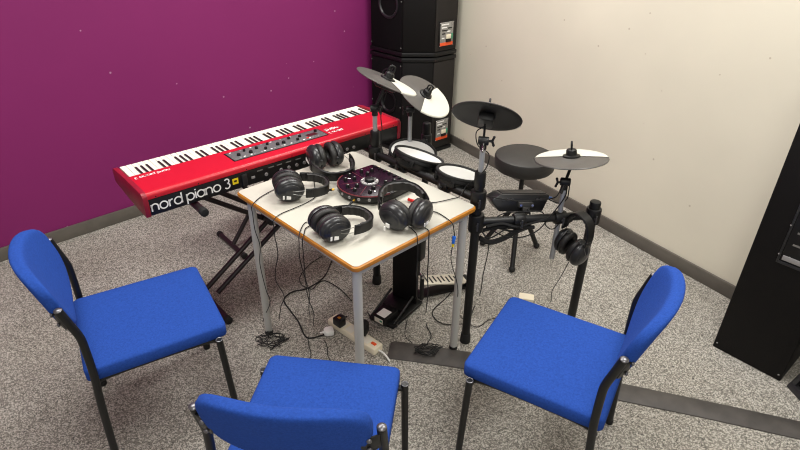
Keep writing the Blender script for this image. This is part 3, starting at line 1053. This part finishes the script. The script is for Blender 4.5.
# drum module
mm = frame((.5, 2.105, .672), (0, .3, .95), (1, .1, 0))
t = thing('drum_module', 'black drum sound module on the rack, its back and cable block facing the table', 'drum module', mat=mm)
XZ = Matrix(((1, 0, 0, 0), (0, 0, -1, 0), (0, 1, 0, 0), (0, 0, 0, 1)))
MB().prism([(-.09, .018), (.112, .018), (.118, .008), (.09, -.055), (-.095, -.055), (-.128, -.012), (-.122, 0)], -.06, .05, mat=XZ, bevel=.005).build('body', M['plastic_gloss'], t)
MB().prism([(-.082, -.04), (.105, -.04), (.1, .052), (-.082, .052)], .018, .0205, bevel=.001).build('top_panel', M['plastic'], t)
cn = MB().box((.012, -.06, -.024), (.062, .03, .022), bevel=.003).box((.012, -.068, -.046), (.03, .02, .03), bevel=.003).build('cable_block', mat('charcoal connector', '#3c3b3a', .5), t, label='charcoal multi-pin cable block')
for x in (-.012, .036):
    MB().cyl((x, -.07, -.024), (x, -.08, -.024), .005, seg=8).build('thumbscrew', M['chrome'], cn)
for x in (-.08, -.06, -.04, .065, .08):
    MB().cyl((x, -.048, -.004), (x, -.056, -.004), .006, seg=10).build('socket', M['dark_steel'], t)
MB().cyl((.118, -.02, -.002), (.136, -.028, -.002), .005, seg=8).build('blue_plug', mat('blue plug', '#3b5d9a', .5), t)
W(MB().cyl((.515, 2.09, .64), (.49, 1.985, .634), .011, seg=12), 'mount_arm', M['black_metal'], t)

# drum stool
SX, SY, SZ = .652, 2.715, .603
t = thing('drum_stool', 'round black padded drum stool on a tripod by the cream wall', 'stool', (SX, SY, 0))
MB().lathe([(.125, SZ - .08), (.147, SZ - .077), (.1555, SZ - .066), (.158, SZ - .04), (.158, SZ - .016), (.1545, SZ - .006), (.145, SZ - .001), (0, SZ + .002)], 48).build('seat', M['vinyl'], t)
MB().lathe([(.05, SZ - .1), (.06, SZ - .078), (0, SZ - .078)], 20).build('seat_bracket', M['black_metal'], t)
MB().cyl((0, 0, .1), (0, 0, SZ - .08), .013, seg=14).build('column', M['black_metal'], t)
MB().cyl((0, 0, .27), (0, 0, .34), .02, seg=16, bevel=.004).build('collar', M['plastic'], t)
for (fx, fy) in ((.612, 2.505), (.795, 2.75), (.485, 2.775)):
    dx, dy = fx - SX, fy - SY
    l = MB().cyl((dx * .06, dy * .06,   .315), (dx, dy, .016), .0135, seg=12).build('leg', M['black_metal'], t)
    MB().sphere((dx, dy, .018), .0185, 12, (1, 1, .9)).build('rubber_foot', M['rubber'], l)
    MB().cyl((dx * .05, dy * .05, .12), (dx * .58, dy * .58, .145), .006, seg=8).build('brace', M['black_metal'], t)

# kick pad tower and pedal
ka = -32 * D
t = thing('kick_pad', 'black upright kick drum pad on its floor plate under the table', 'kick drum pad', (.03, 2.235, 0), ka)
MB().prism([(-.07, -.215), (.07, -.215), (.085, -.03), (.085, .03), (-.085, .03), (-.085, -.03)], .004, .02, bevel=.004).build('floor_plate', M['black_metal'], t)
MB().prism([(-.07, -.012), (.07, -.012), (.062, .02), (-.062, .02)], .018, .46, bevel=.006).build('tower', M['cab'], t)
MB().box((0, .024, .3), (.13, .02, .26), bevel=.008).build('beater_pad', M['rubber'], t)
for x in (-.062, .062):
    MB().cyl((x, -.2, .024), (x, -.03, .075), .006, seg=8).build('brace_bar', M['black_metal'], t)
MB().box((0, -.1, .028), (.125, .012, .012), bevel=.003).build('cross_brace', M['black_metal'], t)
for x in (-.075, .075):
    MB().cyl((x, -.195, .0), (x + math.copysign(.012, x), -.205, .035), .0035, seg=8).build('spike', M['chrome'], t)
MB().box((.078, .01, .34), (.022, .05, .12), bevel=.005).build('side_bracket', M['plastic'], t)
MB().cyl((.085, .0, .43), (.12, -.02, .44), .014, seg=10, bevel=.003).build('side_knob', M['plastic'], t)

pa_ = 22 * D
t = thing('kick_pedal', 'kick drum pedal with a pale slotted footplate beside the kick pad', 'drum pedal', (.226, 2.335, 0), pa_)
MB().prism([(-.15, -.03), (.14, -.04), (.14, .04), (-.15, .03)], .004, .014, bevel=.002).build('base_plate', M['black_metal'], t)
fp = frame((0, 0, .062), (.2, 0, .98), (1, 0, 0))
b = MB()
b.prism([(-.13, -.04), (.1, -.045), (.125, -.03), (.125, .03), (.1, .045), (-.13, .04)], 0, .008, mat=fp, bevel=.002)
ft = b.build('footplate', M['pedal_plate'], t, label='pale footplate with dark slots')
for i in range(9):
    MB().box(fp @ V((-.1 + .024 * i, -.005 if i % 2 else .005, .0085)), (.009, .05, .002), rot=fp.to_3x3(), bevel=.0006, seg=1).build('slot', M['plastic'], ft)
MB().box((.135, 0, .025), (.03, .075, .03), bevel=.005).build('heel', M['plastic'], t)
for y in (-.045, .045):
    MB().box((-.14, y, .085), (.02, .014, .15), bevel=.004).build('upright', M['black_metal'], t)
MB().cyl((-.14, -.055, .15), (-.14, .055, .15), .008, seg=12).build('axle', M['chrome'], t)
MB().tube([(-.14 + .009 * math.cos(k * .9), .062 + .009 * math.sin(k * .9), .05 + .0022 * k) for k in range(44)], .0018, 5, 1, smooth=False).build('spring', M['chrome'], t)
bt = MB().cyl((-.14, 0, .15), (-.16, 0, .27), .005, seg=8).build('beater_rod', M['chrome'], t)
MB().sphere((-.162, 0, .275), .024, 14, (.9, .9, 1.2)).build('beater', M['cym_white'], bt)
MB().box((-.12, 0, .1), (.006, .02, .07), bevel=.001).build('drive_strap', M['rubber'], t)

# ------------------------------------------------------------------ loudspeakers
def cabinet(name, label, poly, z0, h, kind, group=None, trim=True):
    t = thing(name, label, 'speaker', (poly[0][0], poly[0][1], z0), group=group)
    cx = sum(p[0] for p in poly) / len(poly)
    cy = sum(p[1] for p in poly) / len(poly)
    def grow(d):
        out = []
        for p in poly:
            v = V((p[0] - cx, p[1] - cy))
            v = v * (1 + d / v.length)
            out.append((cx + v.x, cy + v.y))
        return out
    W(MB().prism(grow(-.006), z0 + .012, z0 + h - .008, bevel=.004), 'cabinet', M['cab'], t)
    if trim:
        W(MB().prism(grow(.006), z0, z0 + .03, bevel=.007), 'base_trim', M['plastic'], t)
        W(MB().prism(grow(.006), z0 + h - .03, z0 + h, bevel=.007), 'top_trim', M['plastic'], t)
    return t


def facet(p, q, z=0.0, along=.5, out=0.0):
    """frame on an upright facet: x along it, y up, z outwards"""
    p, q = V((*p, z)), V((*q, z))
    x = (q - p).normalized()
    nn = x.cross(V((0, 0, 1)))
    m = Matrix((x, V((0, 0, 1)), nn)).transposed().to_4x4()
    m.translation = p + (q - p) * along + nn * out
    return m


HEX = [(-.24, 4.33), (0, 4.10), (.23, 4.11), (.40, 4.25), (.27, 4.47), (-.05, 4.53)]


def dress(t, z0, h, plate_z, drivers):
    x0 = .006
    fl = (V(HEX[1]) - V(HEX[0])).length
    W(MB().box(facet(HEX[0], HEX[1], z0 + h / 2, .5, -.004) @ V((0, 0, 0)), (fl - .02, h - .075, .008), rot=facet(HEX[0], HEX[1]).to_3x3(), bevel=.002), 'front_baffle', M['cab_dark'], t)
    rl = (V(HEX[3]) - V(HEX[2])).length
    f3 = facet(HEX[2], HEX[3], z0 + h / 2, .5, -.004)
    W(MB().box(f3.translation, (rl - .012, h - .07, .008), rot=f3.to_3x3(), bevel=.002), 'rear_panel', M['cab_grey'], t)
    f2 = facet(HEX[1], HEX[2], z0 + h / 2, .5, -.004)
    W(MB().box(f2.translation, (.222, h - .075, .008), rot=f2.to_3x3(), bevel=.002), 'side_panel', M['cab'], t)
    # plate of connectors
    f3 = facet(HEX[2], HEX[3], plate_z, .5, .002)
    def P(x, y, z):
        return f3 @ V((x * .9, y * .9, z))
    pl = W(MB().box(P(0, 0, 0), (.15, .185, .006), rot=f3.to_3x3(), bevel=.002), 'connector_plate', M['plastic'], t)
    W(MB().box(P(0, .012, .004), (.125, .145, .003), rot=f3.to_3x3(), bevel=.001), 'printed_panel', M['label_grey'], pl)
    W(MB().box(P(0, -.076, .0045), (.125, .024, .003), rot=f3.to_3x3(), bevel=.001), 'orange_strip', M['orange_red'], pl)
    W(MB().box(P(.018, -.02, .008), (.045, .03, .008), rot=f3.to_3x3(), bevel=.002), 'white_inlet', M['beige_plastic'], pl)
    W(MB().box(P(.018, -.05, .008), (.05, .022, .008), rot=f3.to_3x3(), bevel=.002), 'socket', M['plastic'], pl)
    W(MB().box(P(.056, -.02, .007), (.012, .04, .006), rot=f3.to_3x3(), bevel=.001), 'green_marking', M['green'], pl)
    for (x, y, wx, c) in ((-.02, .075, .07, 'white_print'), (-.03, .052, .05, 'white_print'), (.03, .045, .04, 'plastic'), (-.025, .03, .055, 'plastic'), (.02, .02, .03, 'white_print'), (-.035, .005, .03, 'plastic'), (-.04, -.03, .025, 'white_print')):
        W(MB().box(P(x, y, .0062), (wx, .008, .001), rot=f3.to_3x3()), 'printed_line', M[c], pl)
    for sx in (-1, 1):
        for sy in (-1, 1):
            W(MB().sphere(P(sx * .07, sy * .088, .003), .004, 8), 'screw', M['chrome'], pl)
    for (dz, r, kind) in drivers:
        f1 = facet(HEX[0], HEX[1], dz, .58, .001)
        if kind == 'horn':
            d_ = W(MB().lathe([(r * 1.15, 0), (r * 1.15, .006), (r, .008), (r * .8, -.012), (r * .45, -.05), (r * .2, -.09), (0, -.09)], 32, f1, cap=False), 'horn', M['plastic_gloss'], t)
            W(MB().sphere(f1 @ V((0, 0, -.03)), r * .3, 14), 'phase_plug', M['silver'], d_)
        else:
            d_ = W(MB().lathe([(r * 1.15, 0), (r * 1.15, .008), (r, .01), (r * .92, .004), (r * .5, -.03), (r * .3, -.035)], 32, f1, cap=False), 'woofer', M['plastic'], t)
            W(MB().lathe([(r * .32, -.036), (r * .25, -.015), (0, -.01)], 20, f1, cap=False), 'dust_cap', M['plastic_gloss'], d_)
    for k in (.04, .96):
        for z in (.06, h / 2, h - .06):
            f1 = facet(HEX[0], HEX[1], z0 + z, k, .001)
            W(MB().sphere(f1.translation, .005, 8), 'screw', M['led_dim'], t)


low = cabinet('loudspeaker', 'black corner loudspeaker standing on the carpet, lower one of the stack', HEX, 0, .747, 'hex', 'corner loudspeaker stack')
dress(low, 0, .747, .18, [(.395, .075, 'woofer'), (.58, .06, 'horn')])
upc = cabinet('loudspeaker', 'black corner loudspeaker stacked on top of another, running out of the top of the photo', HEX, .755, .747, 'hex', 'corner loudspeaker stack')
dress(upc, .755, .747, .905, [(1.1, .085, 'horn'), (1.33, .075, 'woofer')])
W(MB().prism([(-.1, 4.2), (.28, 4.2), (.2, 4.42), (-.02, 4.42)], .744, .758), 'foot_pad', M['rubber'], upc)

RA, RB = V((1.437, 1.938)), V((1.622, 1.722))
rx = (RB - RA).normalized()
rn = V((-rx.y, rx.x))
if rn.x < 0:
    rn = -rn
rect = [RA, RB, RB + rn * .29, RA + rn * .29]
rect = [(v.x, v.y) for v in rect]
t = thing('loudspeaker', 'tall black loudspeaker at the right edge of the photo, with a recessed connector plate', 'speaker', (RA.x, RA.y, 0))
W(MB().prism(rect, .0, 1.25, bevel=.006), 'cabinet', M['cab'], t)
f3 = facet(rect[0], rect[1], .66, .62, .0)
def P2(x, y, z):
    return f3 @ V((x, y, z))
pl = W(MB().box(P2(0, 0, .001), (.15, .27, .006), rot=f3.to_3x3(), bevel=.002), 'connector_plate', M['plastic'], t)
for (x, y, sx, sy) in ((0, .132, .15, .008), (0, -.132, .15, .012), (-.072, 0, .008, .27), (.072, 0, .008, .27)):
    W(MB().box(P2(x, y, .004), (sx, sy, .007), rot=f3.to_3x3(), bevel=.002), 'plate_frame', M['plastic_gloss'], pl)
W(MB().box(P2(-.045, .106, .005), (.03, .024, .004), rot=f3.to_3x3(), bevel=.001), 'orange_marking', M['orange_red'], pl)
W(MB().box(P2(.0, -.108, .006), (.12, .02, .005), rot=f3.to_3x3(), bevel=.001), 'silver_strip', M['silver'], pl)
for i in range(6):
    W(MB().box(P2(-.02 + (i % 2) * .035, .06 - .026 * i, .0046), (.05, .008, .001), rot=f3.to_3x3()), 'printed_line', M['led_dim'], pl)
for x in (-.115, -.078):
    for y in (-.1, .03):
        W(MB().sphere(P2(x + .04, y, .0045), .004, 8), 'screw', M['silver'], pl)
for k in (.05, .95):
    f4 = facet(rect[0], rect[1], .03, k, .0)
    W(MB().sphere(f4.translation, .0045, 8), 'screw', M['led_dim'], t)

# floor monitor beside it
t = thing('floor_monitor', 'black wedge loudspeaker with a raised frame, barely in view at the far right edge', 'speaker', (1.64, 1.69, 0))
m0 = frame((1.648, 1.7, 0), (0, 0, 1), (.1, -1, 0))
YZ = m0 @ Matrix(((0, 0, 1, 0), (1, 0, 0, 0), (0, 1, 0, 0), (0, 0, 0, 1)))
W(MB().prism([(.004, 0), (.3, 0), (.3, .22), (.13, .3)], 0, .45, mat=YZ, bevel=.005), 'cabinet', M['cab'], t)
sl = V((.126, .3)).normalized()
for x in (.012, .438):
    W(MB().prism([(-.012, .0), (.008, .0), (.134, .3), (.114, .3)], x - .012, x + .012, mat=YZ, bevel=.003), 'grille_frame', M['plastic_gloss'], t)
W(MB().prism([(-.014, .0), (.008, .0), (.018, .026), (-.004, .026)], 0, .45, mat=YZ, bevel=.003), 'grille_frame', M['plastic_gloss'], t)

# ------------------------------------------------------------------ floor strip, power, cables
pts = [(-.04, 1.886), (.1, 1.862), (.305, 1.822), (.62, 1.74), (.93, 1.65), (1.24, 1.563), (1.55, 1.47), (2.0, 1.34)]
P = spline([(x, y, 0) for x, y in pts], 6)
bm = bmesh.new()
rings = []
for i, p in enumerate(P):
    d = (P[min(i + 1, len(P) - 1)] - P[max(i - 1, 0)]).normalized()
    nn = V((-d.y, d.x, 0))
    hw = .058 - .009 * min(1, i / 30)
    if i == 0:
        hw -= .008
    sec = [(-1, .001), (-.96, .005), (-.45, .012), (.45, .012), (.96, .005), (1, .001)]
    rings.append([bm.verts.new(p + nn * (hw * s) + V((0, 0, z))) for s, z in sec])
for Ar, Br in zip(rings, rings[1:]):
    for k in range(6):
        bm.faces.new((Ar[k], Ar[(k + 1) % 6], Br[(k + 1) % 6], Br[k]))
bm.faces.new(rings[0][::-1])
bm.faces.new(rings[-1])
o = MB().merge(bm).build('floor_cable_cover', M['strip'], angle=20)
tag(o, 'flat dark rubber cable cover running across the carpet from the table to the right edge', 'cable cover')

qa = math.atan2(-.207, .229)
t = thing('power_strip', 'cream extension socket strip on the carpet beside the front table leg', 'power strip', (-.203, 1.967, 0), qa)
body = MB().box((0, 0, .019), (.31, .058, .036), bevel=.006, seg=3).build('body', M['beige_plastic'], t)
MB().box((-.125, .0, .038), (.014, .009, .005), bevel=.001).build('neon_switch', M['bright_red'], body, label='small red neon')
MB().box((.125, .0, .038), (.026, .014, .006), bevel=.002).build('rocker_switch', M['orange_red'], body, label='orange-red rocker switch')
for x in (-.075, -.02, .035, .085):
    MB().box((x, 0, .0375), (.04, .042, .0015), bevel=.0005).build('socket', M['white_key'], body)
MB().tube([(.15, 0, .018), (.175, .004, .016), (.205, .0, .012), (.23, -.008, .008)], .004, 8, 4).build('lead', M['white_print'], t)
def plug(label, name, x, y, z, s, m, rot):
    p = thing('mains_plug', label, 'plug', (x, y, z), rot, group='plugs in the power strip')
    MB().prism([(-s[0] / 2, -s[1] / 2), (s[0] / 2, -s[1] / 2), (s[0] / 2, s[1] * .25), (s[0] * .2, s[1] / 2), (-s[0] * .2, s[1] / 2), (-s[0] / 2, s[1] * .25)], 0, s[2], bevel=.005).build('plug_body', M[m], p)
    MB().cyl((0, s[1] / 2, s[2] / 2), (0, s[1] / 2 + .018, s[2] / 2), .005, .0035, seg=8).build('cord_grip', M[m], p)
    return p
plug('black mains plug with an orange mark, pushed into the strip beside the table leg', 'a', -.272, 2.012, .039, (.05, .05, .04), 'plastic', qa)
MB().box((0, -.005, .041), (.014, .012, .002)).build('orange_mark', M['orange'], bpy.data.objects['mains_plug'])
plug('black adapter block standing on the strip right of the table leg', 'b', -.165, 1.962, .039, (.055, .062, .05), 'plastic', qa + .4)
wp = plug('white mains plug at the near side of the strip where a thick black cable ends', 'c', -.325, 1.985, .004, (.045, .045, .026), 'white_print', qa + 2.6)
t = thing('power_adapter', 'black power brick with a white label, lying on the kick pad floor plate', 'power adapter', (-.062, 2.075, .02), -38 * D)
MB().box((0, 0, .022), (.075, .1, .042), bevel=.005).build('body', M['plastic'], t)
MB().box((.0, -.012, .0435), (.05, .055, .001)).build('label', M['white_print'], t, label='white printed label')
MB().box((-.002, -.0505, .022), (.05, .001, .026)).build('side_label', M['white_key'], t)
MB().box((.012, -.0512, .024), (.014, .0008, .01)).build('green_mark', M['green'], t)


def cable(label, pts, r=.0022, group='loose cables on the carpet', m='rubber', n=6):
    o = MB().tube(pts, r, 6, n).build('cable', M[m])
    return tag(o, label, 'cable', group)


cable('thick black mains cable looping over the carpet to the white plug', CORDS['powE'], .0034)
cable('thin black cable loop lying on the carpet under the table', CORDS['loopF'], .0024)
cable('black cable wandering from the rack over the carpet behind the right table leg', CORDS['rackfloor'], .0024)
cable('black cable hanging down the front edge into the wires beside headphones', CORDS['jamL'], .0018)
o = thing('audio_cable', 'black cable with a blue tape tag hanging over the table edge by the right leg', 'cable', (.2, 1.78, .65), group='loose cables on the carpet')
MB().tube(CORDS['tag'], .0019, 6, 6).build('lead', M['rubber'], o, world=True)
W(MB().cyl((.2045, 1.7915, .662), (.2015, 1.789, .632), .0075, .006, seg=8, bevel=.001), 'tape_tag', M['blue_tape'], o, label='blue tape tag')
W(MB().cyl((.2015, 1.789, .632), (.201, 1.7885, .618), .0045, seg=8), 'tape_end', M['yellow'], o, label='yellow end')
random.seed(3)
for lb, cx, cy, s in (('tangled coil of black headphone cable on the carpet beside the left table leg', -.578, 1.925, .055), ('small tangle of black cable lying on the rubber cover near the right leg', .13, 1.865, .045)):
    pts = []
    for k in range(46):
        a = k * .83
        rr = s * (.25 + 1.0 * abs(math.sin(k * 1.7)))
        pts.append((cx + rr * 1.1 * math.cos(a) + random.uniform(-.01, .01), cy + rr * .7 * math.sin(a) + random.uniform(-.008, .008), (.006 if s > .05 else .016) + .0007 * k * (.4 + .6 * random.random())))
    o = MB().tube(pts, .0018, 5, 5).build('cable_coil', M['rubber'])
    tag(o, lb, 'cable')
b = [(.33, 1.965, .66), (.38, 1.972, .607), (.45, 1.96, .588), (.52, 1.975, .6), (.53, 2.0, .65), (.522, 2.03, .655)]
cable('black cable sagging from the middle rack post to the drum module', b, .0032, 'cables on the drum rack')
cable('black cable drooping lowest under the right-hand crossbar', [(.335, 1.945, .64), (.4, 1.94, .585), (.48, 1.945, .565), (.56, 1.96, .59), (.62, 1.985, .66), (.66, 1.99, .74), (.655, 2.0, .79)], .0026, 'cables on the drum rack')
cable('black cable strung level across the front of the drum module', [(.315, 1.96, .752), (.4, 2.0, .715), (.49, 2.02, .695), (.56, 2.02, .7), (.62, 1.99, .73), (.64, 2.0, .775)], .0022, 'cables on the drum rack')
cable('black cable curling along the top of the right-hand crossbar', [(.34, 1.97, .6), (.42, 1.985, .655), (.5, 1.99, .66), (.58, 2.0, .655), (.6, 1.99, .6), (.625, 1.975, .59), (.65, 1.985, .61), (.66, 2.0, .655)], .0026, 'cables on the drum rack')
cable('thick black cable loom under the right-hand crossbar', [(.33, 1.955, .59), (.4, 1.965, .602), (.48, 1.97, .6), (.55, 1.975, .598)], .008, 'cables on the drum rack')
cable('black cable running down from the cymbal arm beside the piano', [(-.06, 2.395, 1.04), (-.078, 2.4, .98), (-.09, 2.36, .93), (-.085, 2.35, .87), (-.09, 2.36, .8), (-.08, 2.35, .75)], .0024, 'cables on the drum rack')
cable('black cable looping from the black cymbal underside to the middle post', [(.315, 2.035, 1.005), (.282, 1.99, 1.0), (.29, 1.97, .955), (.33, 1.95, .93), (.325, 1.94, .88), (.3, 1.925, .855)], .0022, 'cables on the drum rack')
for (lb, pts_, rad) in (
        ('black loom of cables bunched below the middle rack post clamp', [(.325, 1.95, .56), (.37, 1.955, .535), (.43, 1.965, .55), (.49, 1.98, .585), (.52, 2.0, .61)], .011),
        ('black cable swinging from the table corner post to the module underside', [(.33, 1.94, .6), (.36, 1.93, .57), (.42, 1.945, .6), (.47, 1.99, .615), (.5, 2.04, .63)], .003),
        ('black cable bundle wrapped along the front of the right-hand crossbar', [(.345, 1.93, .625), (.41, 1.945, .63), (.47, 1.95, .615), (.53, 1.965, .622), (.6, 1.975, .64)], .006),
        ('black cable from the module end to the grey boom beside hanging headphones', [(.62, 2.09, .67), (.66, 2.06, .665), (.68, 2.03, .7), (.672, 2.0, .76), (.665, 1.985, .79)], .0024)):
    cable(lb, pts_, rad, 'cables on the drum rack')
o = MB().box((.645, 2.262, .012), (.075, .05, .022), rot=Matrix.Rotation(-.25, 3, 'Z'), bevel=.004).build('small_box', M['beige_plastic'])
tag(o, 'small pale box on the carpet behind the right chair seat', 'box')
